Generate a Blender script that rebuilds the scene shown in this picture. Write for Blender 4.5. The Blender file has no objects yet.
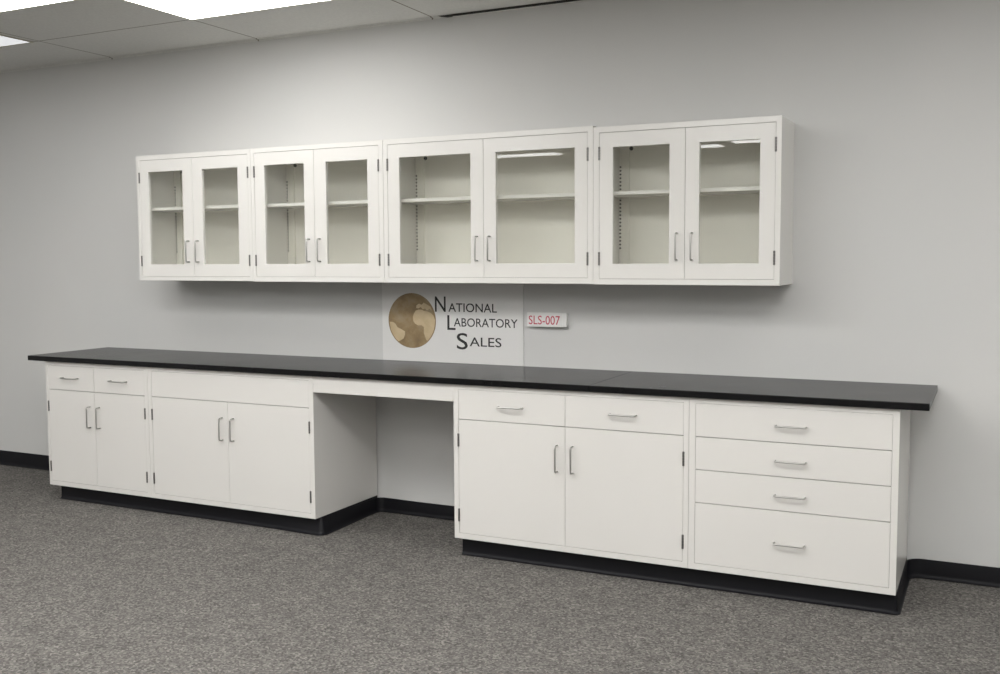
import bpy, bmesh, math
from mathutils import Vector, Matrix

scene = bpy.context.scene
COL = scene.collection

# ------------------------------------------------------------------ materials
def new_mat(name):
    m = bpy.data.materials.new(name)
    m.use_nodes = True
    nt = m.node_tree
    return m, nt, nt.nodes['Principled BSDF']

def simple(name, col, rough=0.5, metal=0.0, spec=0.5, coat=0.0):
    m, nt, b = new_mat(name)
    b.inputs['Base Color'].default_value = (*col, 1)
    b.inputs['Roughness'].default_value = rough
    b.inputs['Metallic'].default_value = metal
    b.inputs['Specular IOR Level'].default_value = spec
    b.inputs['Coat Weight'].default_value = coat
    return m

def objcoord(nt):
    g = nt.nodes.new('ShaderNodeNewGeometry')
    return g.outputs['Position']

def noise(nt, scale, detail=2.0, rough=0.5):
    n = nt.nodes.new('ShaderNodeTexNoise')
    n.inputs['Scale'].default_value = scale
    n.inputs['Detail'].default_value = detail
    n.inputs['Roughness'].default_value = rough
    nt.links.new(objcoord(nt), n.inputs['Vector'])
    return n

def ramp(nt, src, stops):
    r = nt.nodes.new('ShaderNodeValToRGB')
    e = r.color_ramp.elements
    e[0].position, e[0].color = stops[0][0], (*stops[0][1], 1)
    e[1].position, e[1].color = stops[-1][0], (*stops[-1][1], 1)
    for p, c in stops[1:-1]:
        k = e.new(p); k.color = (*c, 1)
    nt.links.new(src, r.inputs['Fac'])
    return r.outputs['Color']

def bump(nt, b, src, strength, dist):
    bp = nt.nodes.new('ShaderNodeBump')
    bp.inputs['Strength'].default_value = strength
    bp.inputs['Distance'].default_value = dist
    nt.links.new(src, bp.inputs['Height'])
    nt.links.new(bp.outputs['Normal'], b.inputs['Normal'])

def mat_wall():
    m, nt, b = new_mat('painted_wall')
    n = noise(nt, 1.3, 2)
    nt.links.new(ramp(nt, n.outputs['Fac'], [(0.3, (0.602, 0.604, 0.592)), (0.7, (0.622, 0.618, 0.604))]), b.inputs['Base Color'])
    b.inputs['Roughness'].default_value = 0.75
    b.inputs['Specular IOR Level'].default_value = 0.25
    n2 = noise(nt, 220, 3)
    bump(nt, b, n2.outputs['Fac'], 0.10, 0.002)
    return m

def mat_carpet():
    m, nt, b = new_mat('loop_pile_carpet')
    v = nt.nodes.new('ShaderNodeTexVoronoi')
    v.inputs['Scale'].default_value = 125
    v.inputs['Randomness'].default_value = 1
    nt.links.new(objcoord(nt), v.inputs['Vector'])
    sep = nt.nodes.new('ShaderNodeSeparateColor')
    nt.links.new(v.outputs['Color'], sep.inputs['Color'])
    c1 = ramp(nt, sep.outputs['Red'], [(0.0, (0.072, 0.069, 0.064)), (0.45, (0.122, 0.117, 0.110)), (0.8, (0.165, 0.157, 0.148)), (1.0, (0.225, 0.215, 0.202))])
    n = noise(nt, 9, 4, 0.6)
    c2 = ramp(nt, n.outputs['Fac'], [(0.3, (0.86, 0.86, 0.85)), (0.7, (1.10, 1.08, 1.07))])
    mx = nt.nodes.new('ShaderNodeMix'); mx.data_type = 'RGBA'; mx.blend_type = 'MULTIPLY'
    mx.inputs['Factor'].default_value = 1
    nt.links.new(c1, mx.inputs['A']); nt.links.new(c2, mx.inputs['B'])
    nt.links.new(mx.outputs['Result'], b.inputs['Base Color'])
    b.inputs['Roughness'].default_value = 0.95
    b.inputs['Specular IOR Level'].default_value = 0.1
    bump(nt, b, v.outputs['Distance'], 0.5, 0.004)
    return m

def mat_ceiling():
    m, nt, b = new_mat('acoustic_tile')
    sep = nt.nodes.new('ShaderNodeSeparateXYZ')
    nt.links.new(objcoord(nt), sep.inputs['Vector'])
    def line(axis, origin, period):
        a = nt.nodes.new('ShaderNodeMath'); a.operation = 'SUBTRACT'
        nt.links.new(sep.outputs[axis], a.inputs[0]); a.inputs[1].default_value = origin - period * 40 - period / 2
        md = nt.nodes.new('ShaderNodeMath'); md.operation = 'MODULO'
        nt.links.new(a.outputs[0], md.inputs[0]); md.inputs[1].default_value = period
        s = nt.nodes.new('ShaderNodeMath'); s.operation = 'SUBTRACT'
        nt.links.new(md.outputs[0], s.inputs[0]); s.inputs[1].default_value = period / 2
        ab = nt.nodes.new('ShaderNodeMath'); ab.operation = 'ABSOLUTE'
        nt.links.new(s.outputs[0], ab.inputs[0])
        lt = nt.nodes.new('ShaderNodeMath'); lt.operation = 'LESS_THAN'
        nt.links.new(ab.outputs[0], lt.inputs[0]); lt.inputs[1].default_value = 0.0045
        return lt.outputs[0]
    mxm = nt.nodes.new('ShaderNodeMath'); mxm.operation = 'MAXIMUM'
    nt.links.new(line('X', GX0, GSX), mxm.inputs[0]); nt.links.new(line('Y', GY0, GSY), mxm.inputs[1])
    n = noise(nt, 60, 4, 0.7)
    tile = ramp(nt, n.outputs['Fac'], [(0.3, (0.66, 0.66, 0.64)), (0.7, (0.73, 0.73, 0.705))])
    mx = nt.nodes.new('ShaderNodeMix'); mx.data_type = 'RGBA'
    nt.links.new(mxm.outputs[0], mx.inputs['Factor'])
    nt.links.new(tile, mx.inputs['A']); mx.inputs['B'].default_value = (0.22, 0.20, 0.17, 1)
    nt.links.new(mx.outputs['Result'], b.inputs['Base Color'])
    b.inputs['Roughness'].default_value = 0.9
    b.inputs['Specular IOR Level'].default_value = 0.1
    return m

def mat_enamel(name, col, rough=0.18):
    m, nt, b = new_mat(name)
    n = noise(nt, 2.2, 2)
    c = [tuple(x * k for x in col) for k in (0.985, 1.0)]
    nt.links.new(ramp(nt, n.outputs['Fac'], [(0.3, c[0]), (0.7, c[1])]), b.inputs['Base Color'])
    b.inputs['Roughness'].default_value = rough
    b.inputs['Specular IOR Level'].default_value = 0.5
    n2 = noise(nt, 160, 2)
    bump(nt, b, n2.outputs['Fac'], 0.02, 0.001)
    return m

def mat_resin():
    m, nt, b = new_mat('black_epoxy_resin')
    n = noise(nt, 5, 4, 0.6)
    nt.links.new(ramp(nt, n.outputs['Fac'], [(0.3, (0.0045, 0.0045, 0.005)), (0.7, (0.0075, 0.0075, 0.008))]), b.inputs['Base Color'])
    nt.links.new(ramp(nt, n.outputs['Fac'], [(0.2, (0.24,) * 3), (0.8, (0.28,) * 3)]), b.inputs['Roughness'])
    b.inputs['Specular IOR Level'].default_value = 0.18
    n2 = noise(nt, 400, 2)
    bump(nt, b, n2.outputs['Fac'], 0.05, 0.001)
    return m

def mat_glass():
    m = bpy.data.materials.new('clear_window_glass'); m.use_nodes = True
    nt = m.node_tree; nt.nodes.clear()
    out = nt.nodes.new('ShaderNodeOutputMaterial')
    tr = nt.nodes.new('ShaderNodeBsdfTransparent'); tr.inputs['Color'].default_value = (0.985, 0.99, 0.978, 1)
    gl = nt.nodes.new('ShaderNodeBsdfGlossy'); gl.inputs['Roughness'].default_value = 0.015
    gl.inputs['Color'].default_value = (1, 1, 1, 1)
    # two-sided Schlick reflectance (the pane is not refracted, so no total reflection inside it)
    g = nt.nodes.new('ShaderNodeNewGeometry')
    dt = nt.nodes.new('ShaderNodeVectorMath'); dt.operation = 'DOT_PRODUCT'
    nt.links.new(g.outputs['Incoming'], dt.inputs[0]); nt.links.new(g.outputs['Normal'], dt.inputs[1])
    def mth(op, a, b):
        n = nt.nodes.new('ShaderNodeMath'); n.operation = op
        for k, q in enumerate((a, b)):
            if isinstance(q, (int, float)): n.inputs[k].default_value = q
            elif q is not None: nt.links.new(q, n.inputs[k])
        return n.outputs[0]
    c = mth('ABSOLUTE', dt.outputs['Value'], None)
    fac = mth('ADD', mth('MULTIPLY', mth('POWER', mth('SUBTRACT', 1.0, c), 5.0), 0.96), 0.04)
    mx = nt.nodes.new('ShaderNodeMixShader')
    nt.links.new(fac, mx.inputs[0]); nt.links.new(tr.outputs[0], mx.inputs[1]); nt.links.new(gl.outputs[0], mx.inputs[2])
    nt.links.new(mx.outputs[0], out.inputs['Surface'])
    return m

def mat_emit(name, col, s):
    m, nt, b = new_mat(name)
    b.inputs['Base Color'].default_value = (0.8, 0.8, 0.8, 1)
    b.inputs['Emission Color'].default_value = (*col, 1)
    b.inputs['Emission Strength'].default_value = s
    b.inputs['Roughness'].default_value = 0.4
    return m

def mat_globe():
    m, nt, b = new_mat('printed_globe_ocean')
    n = noise(nt, 11, 4, 0.65)
    nt.links.new(ramp(nt, n.outputs['Fac'], [(0.30, (0.21, 0.145, 0.075)), (0.5, (0.29, 0.205, 0.105)), (0.72, (0.34, 0.27, 0.175))]), b.inputs['Base Color'])
    b.inputs['Roughness'].default_value = 0.45
    return m

def mat_land():
    m, nt, b = new_mat('printed_globe_land')
    n = noise(nt, 16, 3, 0.6)
    nt.links.new(ramp(nt, n.outputs['Fac'], [(0.3, (0.50, 0.39, 0.23)), (0.7, (0.60, 0.48, 0.31))]), b.inputs['Base Color'])
    b.inputs['Roughness'].default_value = 0.45
    return m

H = 2.8625
GX0, GSX, GY0, GSY = 0.000, 1.2320, -0.580, 0.6096
M = {}
M['wall'] = mat_wall()
M['white'] = simple('white_room_paint', (0.78, 0.775, 0.75), 0.8)
M['carpet'] = mat_carpet()
M['ceiling'] = mat_ceiling()
M['base'] = mat_enamel('pearl_white_enamel', (0.70, 0.685, 0.655))
M['upper'] = mat_enamel('ivory_white_enamel', (0.735, 0.722, 0.69))
M['inner'] = mat_enamel('ivory_interior_enamel', (0.88, 0.86, 0.80), 0.45)
M['resin'] = mat_resin()
M['rubber'] = simple('black_rubber', (0.006, 0.006, 0.008), 0.5, 0, 0.2)
M['steel'] = simple('satin_steel', (0.50, 0.49, 0.47), 0.30, 1.0)
M['hinge'] = simple('hinge_steel', (0.20, 0.195, 0.185), 0.4, 1.0)
M['slot'] = simple('slot_dark', (0.03, 0.03, 0.028), 0.8)
M['glass'] = mat_glass()
M['sign'] = simple('sign_white_board', (0.72, 0.715, 0.70), 0.5)
M['ink'] = simple('black_ink', (0.015, 0.015, 0.015), 0.5)
M['red'] = simple('red_ink', (0.50, 0.05, 0.09), 0.5)
M['globe'] = mat_globe()
M['land'] = mat_land()
M['tframe'] = simple('light_frame_enamel', (0.45, 0.42, 0.34), 0.5)
M['lens'] = mat_emit('lit_diffuser', (1.0, 0.99, 0.975), 6.2)
M['lensfar'] = mat_emit('strong_fill_diffuser', (1.0, 0.99, 0.975), 14.0)  # strong glow for unseen panels added to brighten the cabinets and wall
M['lensright'] = mat_emit('right_fill_diffuser', (1.0, 0.99, 0.975), 14.0)  # for an unseen panel added to lift the right side
M['lensstrip'] = mat_emit('strip_tube_diffuser', (1.0, 0.99, 0.975), 8.0)
M['lensback'] = mat_emit('weak_fill_diffuser', (1.0, 0.99, 0.975), 9.0)  # weaker glow for unseen panels added to even out the light
M['lensdim'] = mat_emit('dim_diffuser', (0.95, 0.97, 1.0), 0.60)
M['tan'] = simple('screw_metal', (0.10, 0.10, 0.095), 0.4, 1.0)

# ------------------------------------------------------------------ mesh helpers
def bm_new(): return bmesh.new()

def box(bm, x0, x1, y0, y1, z0, z1, mi=0):
    v = [bm.verts.new((x, y, z)) for x in (x0, x1) for y in (y0, y1) for z in (z0, z1)]
    fs = []
    for q in ((0,1,3,2), (4,6,7,5), (0,4,5,1), (2,3,7,6), (0,2,6,4), (1,5,7,3)):
        f = bm.faces.new([v[i] for i in q]); f.material_index = mi; fs.append(f)
    bmesh.ops.recalc_face_normals(bm, faces=fs)

def ring(bm, o, i, y0, y1):
    """rectangular tube: o,i = (x0,x1,z0,z1) outer and inner, between y0 (front) and y1"""
    def corners(r, y): return [bm.verts.new(p) for p in ((r[0], y, r[2]), (r[1], y, r[2]), (r[1], y, r[3]), (r[0], y, r[3]))]
    of, inf, ob, ib = corners(o, y0), corners(i, y0), corners(o, y1), corners(i, y1)
    fs = []
    for k in range(4):
        j = (k + 1) % 4
        fs += [bm.faces.new((of[k], of[j], inf[j], inf[k])), bm.faces.new((ob[k], ib[k], ib[j], ob[j])),
               bm.faces.new((of[k], ob[k], ob[j], of[j])), bm.faces.new((inf[k], inf[j], ib[j], ib[k]))]
    bmesh.ops.recalc_face_normals(bm, faces=fs)

def tube(bm, pts, r, seg=10):
    pts = [Vector(p) for p in pts]
    rings = []
    n = len(pts)
    ref = None
    for k in range(n):
        t = (pts[min(k + 1, n - 1)] - pts[max(k - 1, 0)]).normalized()
        if ref is None:
            ref = Vector((0, 0, 1)) if abs(t.z) < 0.9 else Vector((1, 0, 0))
        a = (ref - t * ref.dot(t)).normalized(); ref = a
        b = t.cross(a)
        rings.append([bm.verts.new(pts[k] + (a * math.cos(2 * math.pi * s / seg) + b * math.sin(2 * math.pi * s / seg)) * r) for s in range(seg)])
    fs = []
    for k in range(n - 1):
        for s in range(seg):
            f = bm.faces.new((rings[k][s], rings[k][(s + 1) % seg], rings[k + 1][(s + 1) % seg], rings[k + 1][s])); f.smooth = True; fs.append(f)
    fs.append(bm.faces.new(rings[0])); fs.append(bm.faces.new(rings[-1]))
    bmesh.ops.recalc_face_normals(bm, faces=fs)

def obj(name, bm, mats, parent=None, bevel=0.0, label=None):
    mats = mats if isinstance(mats, (list, tuple)) else [mats]
    lo = Vector([min(v.co[k] for v in bm.verts) for k in range(3)])
    hi = Vector([max(v.co[k] for v in bm.verts) for k in range(3)])
    c = (lo + hi) / 2
    for v in bm.verts: v.co -= c
    me = bpy.data.meshes.new(name); bm.to_mesh(me); bm.free()
    for m in mats: me.materials.append(m)
    o = bpy.data.objects.new(name, me); COL.objects.link(o)
    if parent is not None:
        o.parent = parent
        o.location = c - WORLD[parent.as_pointer()]
    else:
        o.location = c
    WORLD[o.as_pointer()] = c.copy()
    if bevel:
        b = o.modifiers.new('bevel', 'BEVEL'); b.width = bevel; b.segments = 2; b.limit_method = 'ANGLE'
        b.harden_normals = False
    if label: o['label'] = label
    return o

WORLD = {}
def thing(name, loc, label, cat, group=None):
    o = bpy.data.objects.new(name, None); COL.objects.link(o)
    o.location = loc; o.empty_display_size = 0.1
    WORLD[o.as_pointer()] = Vector(loc)
    o['label'] = label; o['category'] = cat
    if group: o['group'] = group
    return o

def struct(name, bm, m, bevel=0.0):
    o = obj(name, bm, m, None, bevel); o['kind'] = 'structure'; return o

def b1(*a):
    bm = bm_new(); box(bm, *a); return bm

# ------------------------------------------------------------------ room
XL, XR, YF = -3.2, 9.0, -10.2
struct('floor', b1(XL, XR, YF, 0, -0.05, 0), M['carpet'])
struct('ceiling', b1(XL, XR, YF, 0, H, H + 0.05), M['ceiling'])
struct('wall_back', b1(XL, XR, 0, 0.1, -0.05, H + 0.05), M['wall'])
struct('wall_left', b1(XL - 0.1, XL, YF, 0.1, -0.05, H + 0.05), M['wall'])
struct('wall_right', b1(XR, XR + 0.1, YF, 0.1, -0.05, H + 0.05), M['wall'])
struct('wall_front', b1(XL - 0.1, XR + 0.1, YF - 0.1, YF, -0.05, H + 0.05), M['white'])
# wall angle of the suspended ceiling, then a dark strip standing in for the shade in its gap
bm = bm_new()
box(bm, XL, 2.60, -0.020, -0.001, H - 0.004, H - 0.0005)
box(bm, 2.60, XR, -0.016, -0.001, H - 0.014, H - 0.010)
box(bm, XL, XR, -0.0025, -0.0005, H - 0.012, H - 0.0005)
struct('trim_1', bm, M['ceiling'])
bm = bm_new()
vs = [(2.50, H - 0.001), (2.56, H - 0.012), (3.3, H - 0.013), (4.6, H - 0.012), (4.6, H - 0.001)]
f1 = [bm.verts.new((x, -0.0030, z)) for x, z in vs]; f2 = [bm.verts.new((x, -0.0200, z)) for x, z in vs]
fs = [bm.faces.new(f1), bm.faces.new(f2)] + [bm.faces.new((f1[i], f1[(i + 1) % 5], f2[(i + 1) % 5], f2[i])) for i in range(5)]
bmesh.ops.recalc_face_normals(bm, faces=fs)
struct('gap_shade_strip', bm, M['slot'])

# black rubber cove base: profile swept along a floor path
def cove(path, h=0.090, z0=0.0, bulge=None, flare=None):
    bm = bm_new()
    prof = [(0.0, 0.0), (0.017, 0.0), (0.0175, 0.002), (0.011, 0.005), (0.0065, 0.011), (0.0045, 0.022), (0.0040, h - 0.004), (0.0030, h - 0.001), (0.0, h)]
    n = len(path); rows = []
    for k in range(n):
        p = Vector(path[k])
        d0 = (p - Vector(path[k - 1])).normalized() if k > 0 else None
        d1 = (Vector(path[k + 1]) - p).normalized() if k < n - 1 else None
        d0 = d0 or d1; d1 = d1 or d0
        n0, n1 = Vector((d0.y, -d0.x)), Vector((d1.y, -d1.x))
        m = (n0 + n1).normalized(); m /= max(0.3, m.dot(n0))
        ex = bulge(p) if bulge else 0
        fl = flare(p) if flare else 0
        rows.append([bm.verts.new((p.x + m.x * (o + (fl * (1 - z / h) if o > 0 else 0)), p.y + m.y * (o + (fl * (1 - z / h) if o > 0 else 0)), z0 + z * (1 + ex / h))) for o, z in prof])
    fs = []
    for k in range(n - 1):
        for s in range(len(prof)):
            t = (s + 1) % len(prof)
            f = bm.faces.new((rows[k][s], rows[k][t], rows[k + 1][t], rows[k + 1][s])); f.smooth = True; fs.append(f)
    fs += [bm.faces.new(rows[0]), bm.faces.new(rows[-1])]
    bmesh.ops.recalc_face_normals(bm, faces=fs)
    for e in bm.edges:
        if len(e.link_faces) == 2 and e.calc_face_angle(0) > 0.9: e.smooth = False
    return bm

def arc(cx, cy, r, a0, a1, n=8):
    return [(cx + r * math.cos(math.radians(a0 + (a1 - a0) * k / n)), cy + r * math.sin(math.radians(a0 + (a1 - a0) * k / n))) for k in range(n + 1)]

# ------------------------------------------------------------------ measured dimensions
T, HB, HC = 0.914, 0.8826, 0.0965          # worktop top, underside, cabinet underside
DT, DC, DK = -0.6496, -0.6298, -0.575      # worktop front, cabinet front, toe kick
Z_D0, Z_D1, Z_BOT = 0.8580, 0.7060, 0.1245 # top of drawers, drawer/door line, bottom of doors
CB = -0.012                                # cabinet backs stand just off the wall
CORNER = Vector((2.0556, -0.575))
def corner_flare(p): return 0.020 * max(0, 1 - (p - CORNER).length / 0.45)
GAP, GAPX = 0.0016, 0.0009

def handle(bm, c, axis, y, span=0.127, out=0.031, r=0.0042):
    """bent rod pull; c=(x,z) centre, mounted on plane y, bar out towards the room"""
    h = span / 2; rr = 0.009
    prof = [(-h, 0.0005), (-h, -(out - rr))]
    for k in range(1, 5):
        a = math.pi / 2 * k / 4
        prof.append((-h + rr * (1 - math.cos(a)), -(out - rr) - rr * math.sin(a)))
    full = prof + [(-s, d) for s, d in reversed(prof)]
    pts = []
    for s, d in full:
        pts.append((c[0] + s, y + d, c[1]) if axis == 'x' else (c[0], y + d, c[1] + s))
    tube(bm, pts, r)

def hinge_bm(x, z, y, h=0.066, r=0.0052):
    bm = bm_new()
    k = 5; seg = h / k
    for i in range(k):
        z0 = z - h / 2 + i * seg
        bmesh.ops.create_cone(bm, cap_ends=True, segments=14, radius1=r, radius2=r, depth=seg - 0.0012,
                              matrix=Matrix.Translation((x, y - 0.0015, z0 + seg / 2)))
    bmesh.ops.create_cone(bm, cap_ends=True, segments=10, radius1=r * 0.6, radius2=r * 0.6, depth=h, matrix=Matrix.Translation((x, y - 0.0015, z)))
    return bm

def front_panel(name, parent, x0, x1, z0, z1, y, mat, th=0.020):
    bm = b1(x0 + GAPX, x1 - GAPX, y, y + th, z0 + GAP, z1 - GAP)
    return obj(name, bm, mat, parent, 0.0012)

def base_cabinet(x0, x1, dx0, dx1, label, doors=None, drawers=(), panel=False, kick=(0, 0), stack=None, wrap=False):
    t = thing('base_cabinet', ((x0 + x1) / 2, (DC + CB) / 2, 0), label, 'cabinet', None)
    bm = bm_new()
    ring(bm, (x0, x1, HC, HB), (dx0, dx1, Z_BOT, Z_D0), DC, CB)
    box(bm, dx0 - 0.001, dx1 + 0.001, CB - 0.004, CB - 0.001, Z_BOT - 0.001, Z_D0 + 0.001)
    obj('carcass', bm, M['base'], t, 0.0012)
    obj('plinth', b1(x0 + kick[0], x1 - kick[1], DK, CB, 0.0, HC - 0.0005), M['rubber'], t)
    path = [(x0 + kick[0], DK), (x1 - kick[1] + 0.0012, DK)]
    if wrap:
        path = [(x0 + kick[0], DK)] + [(x1 - 0.5 + 0.1 * k, DK) for k in range(5)] + [(x1 - 0.012, DK)] + arc(x1 - 0.012, DK + 0.012, 0.012, -90, 0, 5)[1:] + [(x1, DK + 0.05)]
    obj('toe_kick', cove(path, HC - 0.001, flare=corner_flare if panel else None), M['rubber'], t, 0, 'black rubber toe kick')
    yf = DC + 0.0012
    if drawers:
        for a, b in drawers:
            d = front_panel('drawer', t, a, b, Z_D1, Z_D0, yf, M['base'])
            bm = bm_new(); handle(bm, ((a + b) / 2 + 0.003, 0.783), 'x', yf)
            obj('handle', bm, M['steel'], d, 0, 'satin metal pull')
    if panel:
        front_panel('front_panel', t, dx0, dx1, Z_D1, Z_D0, yf, M['base'])
    if doors:
        mid = doors
        for a, b, sgn in ((dx0, mid, -1), (mid, dx1, 1)):
            d = front_panel('door', t, a, b, Z_BOT, Z_D1, yf, M['base'])
            hx = mid + sgn * 0.040
            bm = bm_new(); handle(bm, (hx, 0.550), 'z', yf)
            obj('handle', bm, M['steel'], d, 0, 'satin metal pull')
            ex = a if sgn < 0 else b
            for z in (0.600, 0.217):
                obj('hinge', hinge_bm(ex, z, yf), M['hinge'], d, 0, 'dark steel barrel hinge')
    if stack:
        for a, b, hz in stack:
            d = front_panel('drawer', t, dx0, dx1, a, b, yf, M['base'])
            bm = bm_new(); handle(bm, ((dx0 + dx1) / 2 + 0.005, hz), 'x', yf)
            obj('handle', bm, M['steel'], d, 0, 'satin metal pull')
    return t

C1, C2, C2E, C3, C34, C4E = 0.0, 0.8590, 2.0556, 2.9189, 4.1270, 5.0125
base_cabinet(C1, C2 - 0.0006, 0.0177, 0.8304, 'white base cabinet at the left end with two small drawers above two doors',
             doors=0.4180, drawers=((0.0177, 0.4180), (0.4180, 0.8304)), kick=(0.041, 0))
base_cabinet(C2 + 0.0006, C2E, 0.8871, 2.0271, 'white base cabinet left of the knee opening with a plain panel above two doors',
             doors=1.4600, panel=True, wrap=True)
base_cabinet(C3, C34 - 0.0006, 2.9454, 4.1023, 'white base cabinet right of the knee opening with two wide drawers above two doors',
             doors=3.5235, drawers=((2.9454, 3.5235), (3.5235, 4.1023)), kick=(0.018, 0))
base_cabinet(C34 + 0.0006, C4E, 4.1568, 4.9855, 'white base cabinet at the right end with a stack of four drawers',
             stack=((Z_D1, Z_D0, 0.7805), (0.5558, Z_D1, 0.6265), (0.4050, 0.5558, 0.4745), (Z_BOT, 0.4050, 0.2620)), wrap=True)

# apron rail bridging the knee opening
t = thing('apron_rail', ((C2E + C3) / 2, DC, 0.793), 'white apron rail under the black worktop spanning the knee opening', 'rail')
bm = bm_new()
box(bm, C2E + 0.0008, C3 - 0.0008, DC + 0.0015, DC + 0.0200, 0.7935, HB - 0.0008)
box(bm, C2E + 0.0008, C3 - 0.0008, DC + 0.0200, DC + 0.0500, HB - 0.003, HB - 0.0008)
obj('front_rail', bm, M['base'], t, 0.0012)
obj('rear_rail', b1(C2E + 0.0008, C3 - 0.0008, -0.030, -0.012, 0.80, HB - 0.0008), M['base'], t, 0.0012)

# worktop in two slabs meeting at a seam
XS = 3.652
def worktop(x0, x1, label):
    o = obj('worktop', b1(x0, x1, DT, -0.0015, HB + 0.0004, T), M['resin'], None, 0.0022)
    o['label'] = label; o['category'] = 'worktop'
    return o
worktop(-0.1326, XS - 0.0008, 'long black resin worktop slab on the base cabinets left of the seam')
worktop(XS + 0.0008, 5.1241, 'shorter black resin worktop slab on the base cabinets right of the seam')

# cove base on the walls and cabinet sides
struct('baseboard_left', cove([(XL, -0.0004), (0.03, -0.0004)], 0.106), M['rubber'])
r = 0.05
def knee_bulge(p): return 0.0135 * min(1, -p.y / 0.52) + 0.003 * math.exp(-((p.x - C2E - 0.06) ** 2 + (p.y + 0.02) ** 2) / 0.02)
pk = [(C2E + 0.0004, DK + 0.0505), (C2E + 0.0004, -0.4), (C2E + 0.0004, -0.25), (C2E + 0.0004, -0.12)] + arc(C2E + r, -r, r, 180, 90, 8) + [(C2E + 0.1 + 0.08 * k, -0.0004) for k in range(4)] + [(C3 + 0.016, -0.0004)]
struct('baseboard_back', cove(pk, 0.0815, bulge=knee_bulge, flare=corner_flare), M['rubber'])
r = 0.07
pr_ = [(C4E + 0.0004, DK + 0.0505), (C4E + 0.0004, -0.4), (C4E + 0.0004, -0.25), (C4E + 0.0004, -0.12)] + arc(C4E + r, -r, r, 180, 90, 8) + [(C4E + 0.12 + 0.1 * k, -0.0004) for k in range(4)] + [(XR, -0.0004)]
struct('baseboard_right', cove(pr_, 0.0895), M['rubber'])

# ------------------------------------------------------------------ wall cabinets
DW = -0.3284
def wall_cabinet(x0, x1, zb, zt, door, glass, label, right_side=False):
    """door=(left, mid, right, bottom, top); glass=((x0,x1),(x0,x1),z0,z1)"""
    t = thing('wall_cabinet', ((x0 + x1) / 2, DW / 2, zb), label, 'cabinet', 'glazed wall cabinets')
    del t['group']
    dl, dm, dr, dz0, dz1 = door
    bm = bm_new()
    ring(bm, (x0, x1, zb, zt), (dl, dr, dz0, dz1), DW, -0.0012)
    obj('carcass', bm, M['upper'], t, 0.0012)
    bm = bm_new()
    box(bm, dl - 0.0005, dr + 0.0005, -0.0150, -0.0050, dz0 - 0.0005, dz1 + 0.0005)
    obj('back_panel', bm, M['inner'], t)
    # shelf standards in the rear corners: flange on the back plus a slotted face on the side
    for s, xx in ((1, dl), (-1, dr)):
        bm = bm_new()
        xa, xb = sorted((xx + s * 0.0003, xx + s * 0.0520))
        box(bm, xa, xb, -0.0300, -0.0152, dz0 + 0.0008, dz1 - 0.0008)
        z = dz0 + 0.150
        while z < dz1 - 0.14:
            xa, xb = sorted((xx + s * 0.0020, xx + s * 0.0110))
            box(bm, xa, xb, -0.0306, -0.0300, z, z + 0.0080, 1)
            z += 0.0190
        obj('shelf_standard', bm, [M['inner'], M['slot']], t)
    zs = (dz0 + dz1) / 2 + 0.0475
    zs = 1.818
    bm = bm_new()
    box(bm, dl + 0.0045, dr - 0.0045, DW + 0.042, -0.0310, zs, zs + 0.018)
    obj('shelf', bm, M['upper'], t, 0.0015)
    bm = bm_new()
    bmesh.ops.create_cone(bm, cap_ends=True, segments=14, radius1=0.0105, radius2=0.0085, depth=0.009,
                          matrix=Matrix.Translation((dl + 0.060, -0.0196, dz1 - 0.050)) @ Matrix.Rotation(math.pi / 2, 4, 'X'))
    obj('mounting_screw', bm, M['tan'], t, 0, 'dark mounting screw')
    yf = DW + 0.0012
    for (a, b, sgn), (g0, g1) in zip(((dl, dm, -1), (dm, dr, 1)), glass[:2]):
        bm = bm_new()
        ring(bm, (a + GAPX, b - GAPX, dz0 + GAP, dz1 - GAP), (g0, g1, glass[2], glass[3]), yf, yf + 0.020)
        d = obj('door', bm, M['upper'], t, 0.0012)
        bm = bm_new()
        box(bm, g0 - 0.0, g1 + 0.0, yf + 0.0110, yf + 0.0145, glass[2], glass[3])
        obj('glass_pane', bm, M['glass'], d, 0, 'clear glass pane')
        bm = bm_new(); handle(bm, (dm + sgn * 0.0370, 1.5610), 'z', yf)
        obj('handle', bm, M['steel'], d, 0, 'satin metal pull')
        ex = a if sgn < 0 else b
        for z in (2.020, 1.5050):
            obj('hinge', hinge_bm(ex, z, yf), M['hinge'], d, 0, 'dark steel barrel hinge')
    return t

wall_cabinet(0.5180, 1.4167, 1.3835, 2.1550, (0.5405, 0.9670, 1.3945, 1.4085, 2.1265), ((0.6120, 0.8900), (1.0430, 1.3170), 1.4835, 2.0530),
             'white glazed wall cabinet at the left end of the row')
wall_cabinet(1.4179, 2.3285, 1.3805, 2.1560, (1.4420, 1.8660, 2.2995, 1.4090, 2.1295), ((1.5145, 1.7970), (1.9480, 2.2260), 1.4835, 2.0550),
             'white glazed wall cabinet, second from the left end of the row')
wall_cabinet(2.3300, 3.5503, 1.3800, 2.1575, (2.3570, 2.9420, 3.5215, 1.4090, 2.1290), ((2.4310, 2.8660), (3.0130, 3.4520), 1.4830, 2.0560),
             'widest white glazed wall cabinet, above the globe sign')
wall_cabinet(3.5515, 4.4603, 1.3775, 2.1490, (3.5820, 4.0140, 4.4350, 1.4050, 2.1210), ((3.6520, 3.9370), (4.0820, 4.3640), 1.4800, 2.0480),
             'white glazed wall cabinet at the right end of the row, its side panel showing')

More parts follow.
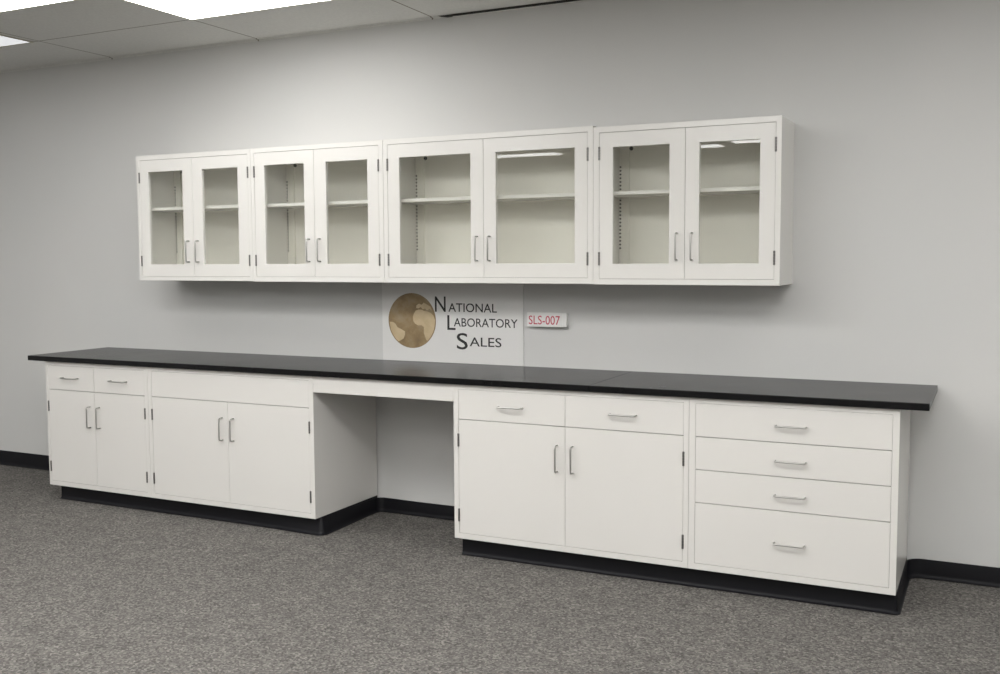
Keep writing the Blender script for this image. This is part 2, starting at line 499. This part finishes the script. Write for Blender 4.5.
# ------------------------------------------------------------------ sign with globe
def text_bm(s, x0, x1, z0, z1, y, th=0.0006, bold=0.0):
    cu = bpy.data.curves.new('txt', 'FONT'); cu.body = s; cu.size = 1; cu.extrude = 0.5; cu.resolution_u = 4; cu.offset = bold
    o = bpy.data.objects.new('txt', cu); COL.objects.link(o)
    bpy.context.view_layer.update()
    dg = bpy.context.evaluated_depsgraph_get()
    me = bpy.data.meshes.new_from_object(o.evaluated_get(dg))
    bm = bm_new(); bm.from_mesh(me)
    bpy.data.objects.remove(o); bpy.data.curves.remove(cu); bpy.data.meshes.remove(me)
    xs = [v.co.x for v in bm.verts]; ys = [v.co.y for v in bm.verts]
    a, b, c, d = min(xs), max(xs), min(ys), max(ys)
    for v in bm.verts:
        q = v.co.copy()
        v.co = Vector((x0 + (q.x - a) / (b - a) * (x1 - x0), y - (q.z + 0.5) * th, z0 + (q.y - c) / (d - c) * (z1 - z0)))
    return bm

YS = -0.0075
t = thing('wall_sign', (2.563, 0, T), 'white board with a gold globe and black company name lettering above the worktop', 'sign')
obj('board', b1(2.1060, 3.0210, YS, -0.0008, T + 0.0006, 1.3790), M['sign'], t, 0.0006)
for s, a in (('N', (2.461, 2.531, 1.206, 1.294)), ('ATIONAL', (2.549, 2.857, 1.207, 1.257)),
             ('L', (2.541, 2.594, 1.104, 1.188)), ('ABORATORY', (2.583, 2.984, 1.124, 1.173)),
             ('S', (2.601, 2.672, 0.994, 1.088)), ('ALES', (2.684, 2.884, 1.014, 1.066))):
    obj('lettering', text_bm(s, a[0] + 0.0025, a[1] + 0.0025, a[2], a[3], YS, bold=0.004), M['ink'], t, 0, 'black lettering')
GC, GR = (2.3090, 1.1515), 0.160
bm = bm_new()
bmesh.ops.create_cone(bm, cap_ends=True, segments=64, radius1=GR, radius2=GR, depth=0.0008,
                      matrix=Matrix.Translation((GC[0], YS - 0.0004, GC[1])) @ Matrix.Rotation(math.pi / 2, 4, 'X'))
g = obj('globe', bm, M['globe'], t, 0, 'gold and brown printed globe')
def land(pts):
    bm = bm_new()
    ps = []
    for u, v in pts:
        k = max(1, math.hypot(u, v) / 0.965)
        ps.append((GC[0] + u / k * GR, GC[1] + v / k * GR))
    f1 = [bm.verts.new((x, YS - 0.0009, z)) for x, z in ps]; f2 = [bm.verts.new((x, YS - 0.0013, z)) for x, z in ps]
    n = len(ps)
    fs = [bm.faces.new(f1), bm.faces.new(f2)] + [bm.faces.new((f1[i], f1[(i + 1) % n], f2[(i + 1) % n], f2[i])) for i in range(n)]
    bmesh.ops.recalc_face_normals(bm, faces=fs)
    bmesh.ops.triangulate(bm, faces=[f for f in bm.faces if len(f.verts) > 4])
    obj('continent', bm, M['land'], g, 0, 'pale tan continent')
land([(-.95, -.06), (-.80, -.07), (-.70, -.13), (-.62, -.25), (-.44, -.33), (-.30, -.40), (-.30, -.52), (-.36, -.66), (-.50, -.74), (-.60, -.80), (-.72, -.70), (-.80, -.58), (-.90, -.35)])
land([(.04, .12), (.08, .25), (.17, .37), (.30, .41), (.42, .40), (.52, .36), (.66, .34), (.80, .29), (.90, .20), (.97, .04), (.97, -.2), (.90, -.38), (.80, -.55), (.66, -.72), (.60, -.70), (.55, -.58), (.50, -.45), (.50, -.22), (.40, -.16), (.26, -.17), (.14, -.11), (.06, -.02)])
land([(.18, .46), (.20, .56), (.30, .62), (.42, .58), (.50, .66), (.62, .60), (.78, .52), (.84, .38), (.74, .44), (.64, .38), (.56, .45), (.46, .42), (.38, .50), (.28, .45)])

# red lettered tag
t = thing('wall_tag', (3.155, 0, 1.137), 'small white tag block with red lettering on the wall right of the globe sign', 'sign')
obj('holder', b1(3.058, 3.286, -0.030, -0.0008, 1.140, 1.214), M['sign'], t, 0.001)
obj('card', b1(3.056, 3.266, -0.0330, -0.0303, 1.138, 1.2160), M['sign'], t, 0.0004)
obj('lettering', text_bm('SLS-007', 3.066, 3.250, 1.150, 1.198, -0.0330, bold=0.002), M['red'], t, 0, 'red lettering')

# ------------------------------------------------------------------ ceiling lights
def light(x0, y1, label, lens='lens', group=None, w=GSX, d=GSY):
    """2 by 4 troffer: x0 = left edge, y1 = edge nearer the cabinets"""
    x1, y0 = x0 + w, y1 - d
    t = thing('ceiling_light', ((x0 + x1) / 2, (y0 + y1) / 2, H), label, 'ceiling light', group)
    bm = bm_new()
    i, o = 0.014, 0.003
    a, b = (x0 + o, x1 - o, y0 + o, y1 - o), (x0 + i, x1 - i, y0 + i, y1 - i)
    for q in ((a[0], a[1], a[2], b[2]), (a[0], a[1], b[3], a[3]), (a[0], b[0], b[2], b[3]), (b[1], a[1], b[2], b[3])):
        box(bm, q[0], q[1], q[2], q[3], H - 0.006, H - 0.0004)
    obj('frame', bm, M['tframe'], t)
    obj('diffuser', b1(b[0], b[1], b[2], b[3], H - 0.0045, H - 0.0008), M[lens], t, 0, 'glowing white diffuser')
light(GX0 + GSX, GY0, 'bright ceiling light panel at the top edge above the left wall cabinets')
light(GX0, GY0 - GSY, 'bright ceiling light panel cut by the top left corner of the picture')
light(GX0 - GSX - 0.04, GY0, 'dimmer grey ceiling light panel at the far left edge beside the wall', 'lensdim')
GL = 'fluorescent panels further out over the room'  # unseen panels added to balance the light; strip ones follow the glass reflections
for x, y, w, l in ([(4.9, -1.19, GSX, 'lens')] +
                [(-2.45 + 2.44 * k, -2.41 - 0.61 * (k % 2), GSX, 'lensfar' if k > 1 else 'lensback') for k in range(4)] +
                [(-2.45 + 2.44 * k, -4.24 - 0.61 * (k % 2), GSX, 'lensfar' if k else 'lensback') for k in range(4)] +
                [(1.2, -2.41, GSX, 'lensfar'), (3.65, -3.02, GSX, 'lensfar'), (7.31, -0.58, GSX, 'lens'), (7.31, -2.41, GSX, 'lensright'), (7.31, -4.85, GSX, 'lensback')] +
                [(-2.45 + 2.44 * k, -6.07 - 0.3 * (k % 2), GSX, 'lensback') for k in range(5)] +
                [(-0.98, -7.62, GSX, 'lensstrip'), (1.74, -7.72, 0.61, 'lensstrip'), (2.52, -7.42, GSX, 'lensstrip'), (5.0, -7.9, GSX, 'lensback'), (7.3, -7.9, GSX, 'lensback')]):
    light(x, y, 'ceiling light panel out of view, added for room light and glass reflections', l, GL, w, 0.36 if l == 'lensstrip' else GSY)

# ------------------------------------------------------------------ camera
yaw, pitch, roll = 0.4540, -0.0779, -0.0055
F = Vector((-math.sin(yaw) * math.cos(pitch), math.cos(yaw) * math.cos(pitch), math.sin(pitch)))
Rt = Vector((math.cos(yaw), math.sin(yaw), 0)); U = Rt.cross(F)
R2 = Rt * math.cos(roll) + U * math.sin(roll); U2 = -Rt * math.sin(roll) + U * math.cos(roll)
cam = bpy.data.cameras.new('camera'); co = bpy.data.objects.new('camera', cam); COL.objects.link(co)
co.matrix_world = Matrix(((R2.x, U2.x, -F.x, 5.342), (R2.y, U2.y, -F.y, -5.0573), (R2.z, U2.z, -F.z, 1.511), (0, 0, 0, 1)))
cam.sensor_width = 36; cam.lens = 36 * 1.0110103
cam.clip_start = 0.05; cam.clip_end = 100
scene.camera = co

w = bpy.data.worlds.new('world'); scene.world = w; w.use_nodes = True
w.node_tree.nodes['Background'].inputs[0].default_value = (0.5, 0.5, 0.5, 1)
w.node_tree.nodes['Background'].inputs[1].default_value = 0.05
vs = scene.view_settings
vs.view_transform = 'Standard'; vs.look = 'None'; vs.gamma = 1; vs.use_curve_mapping = False
vs.exposure = 0.07
scene.cycles.max_bounces = 10; scene.cycles.diffuse_bounces = 6; scene.cycles.transparent_max_bounces = 12
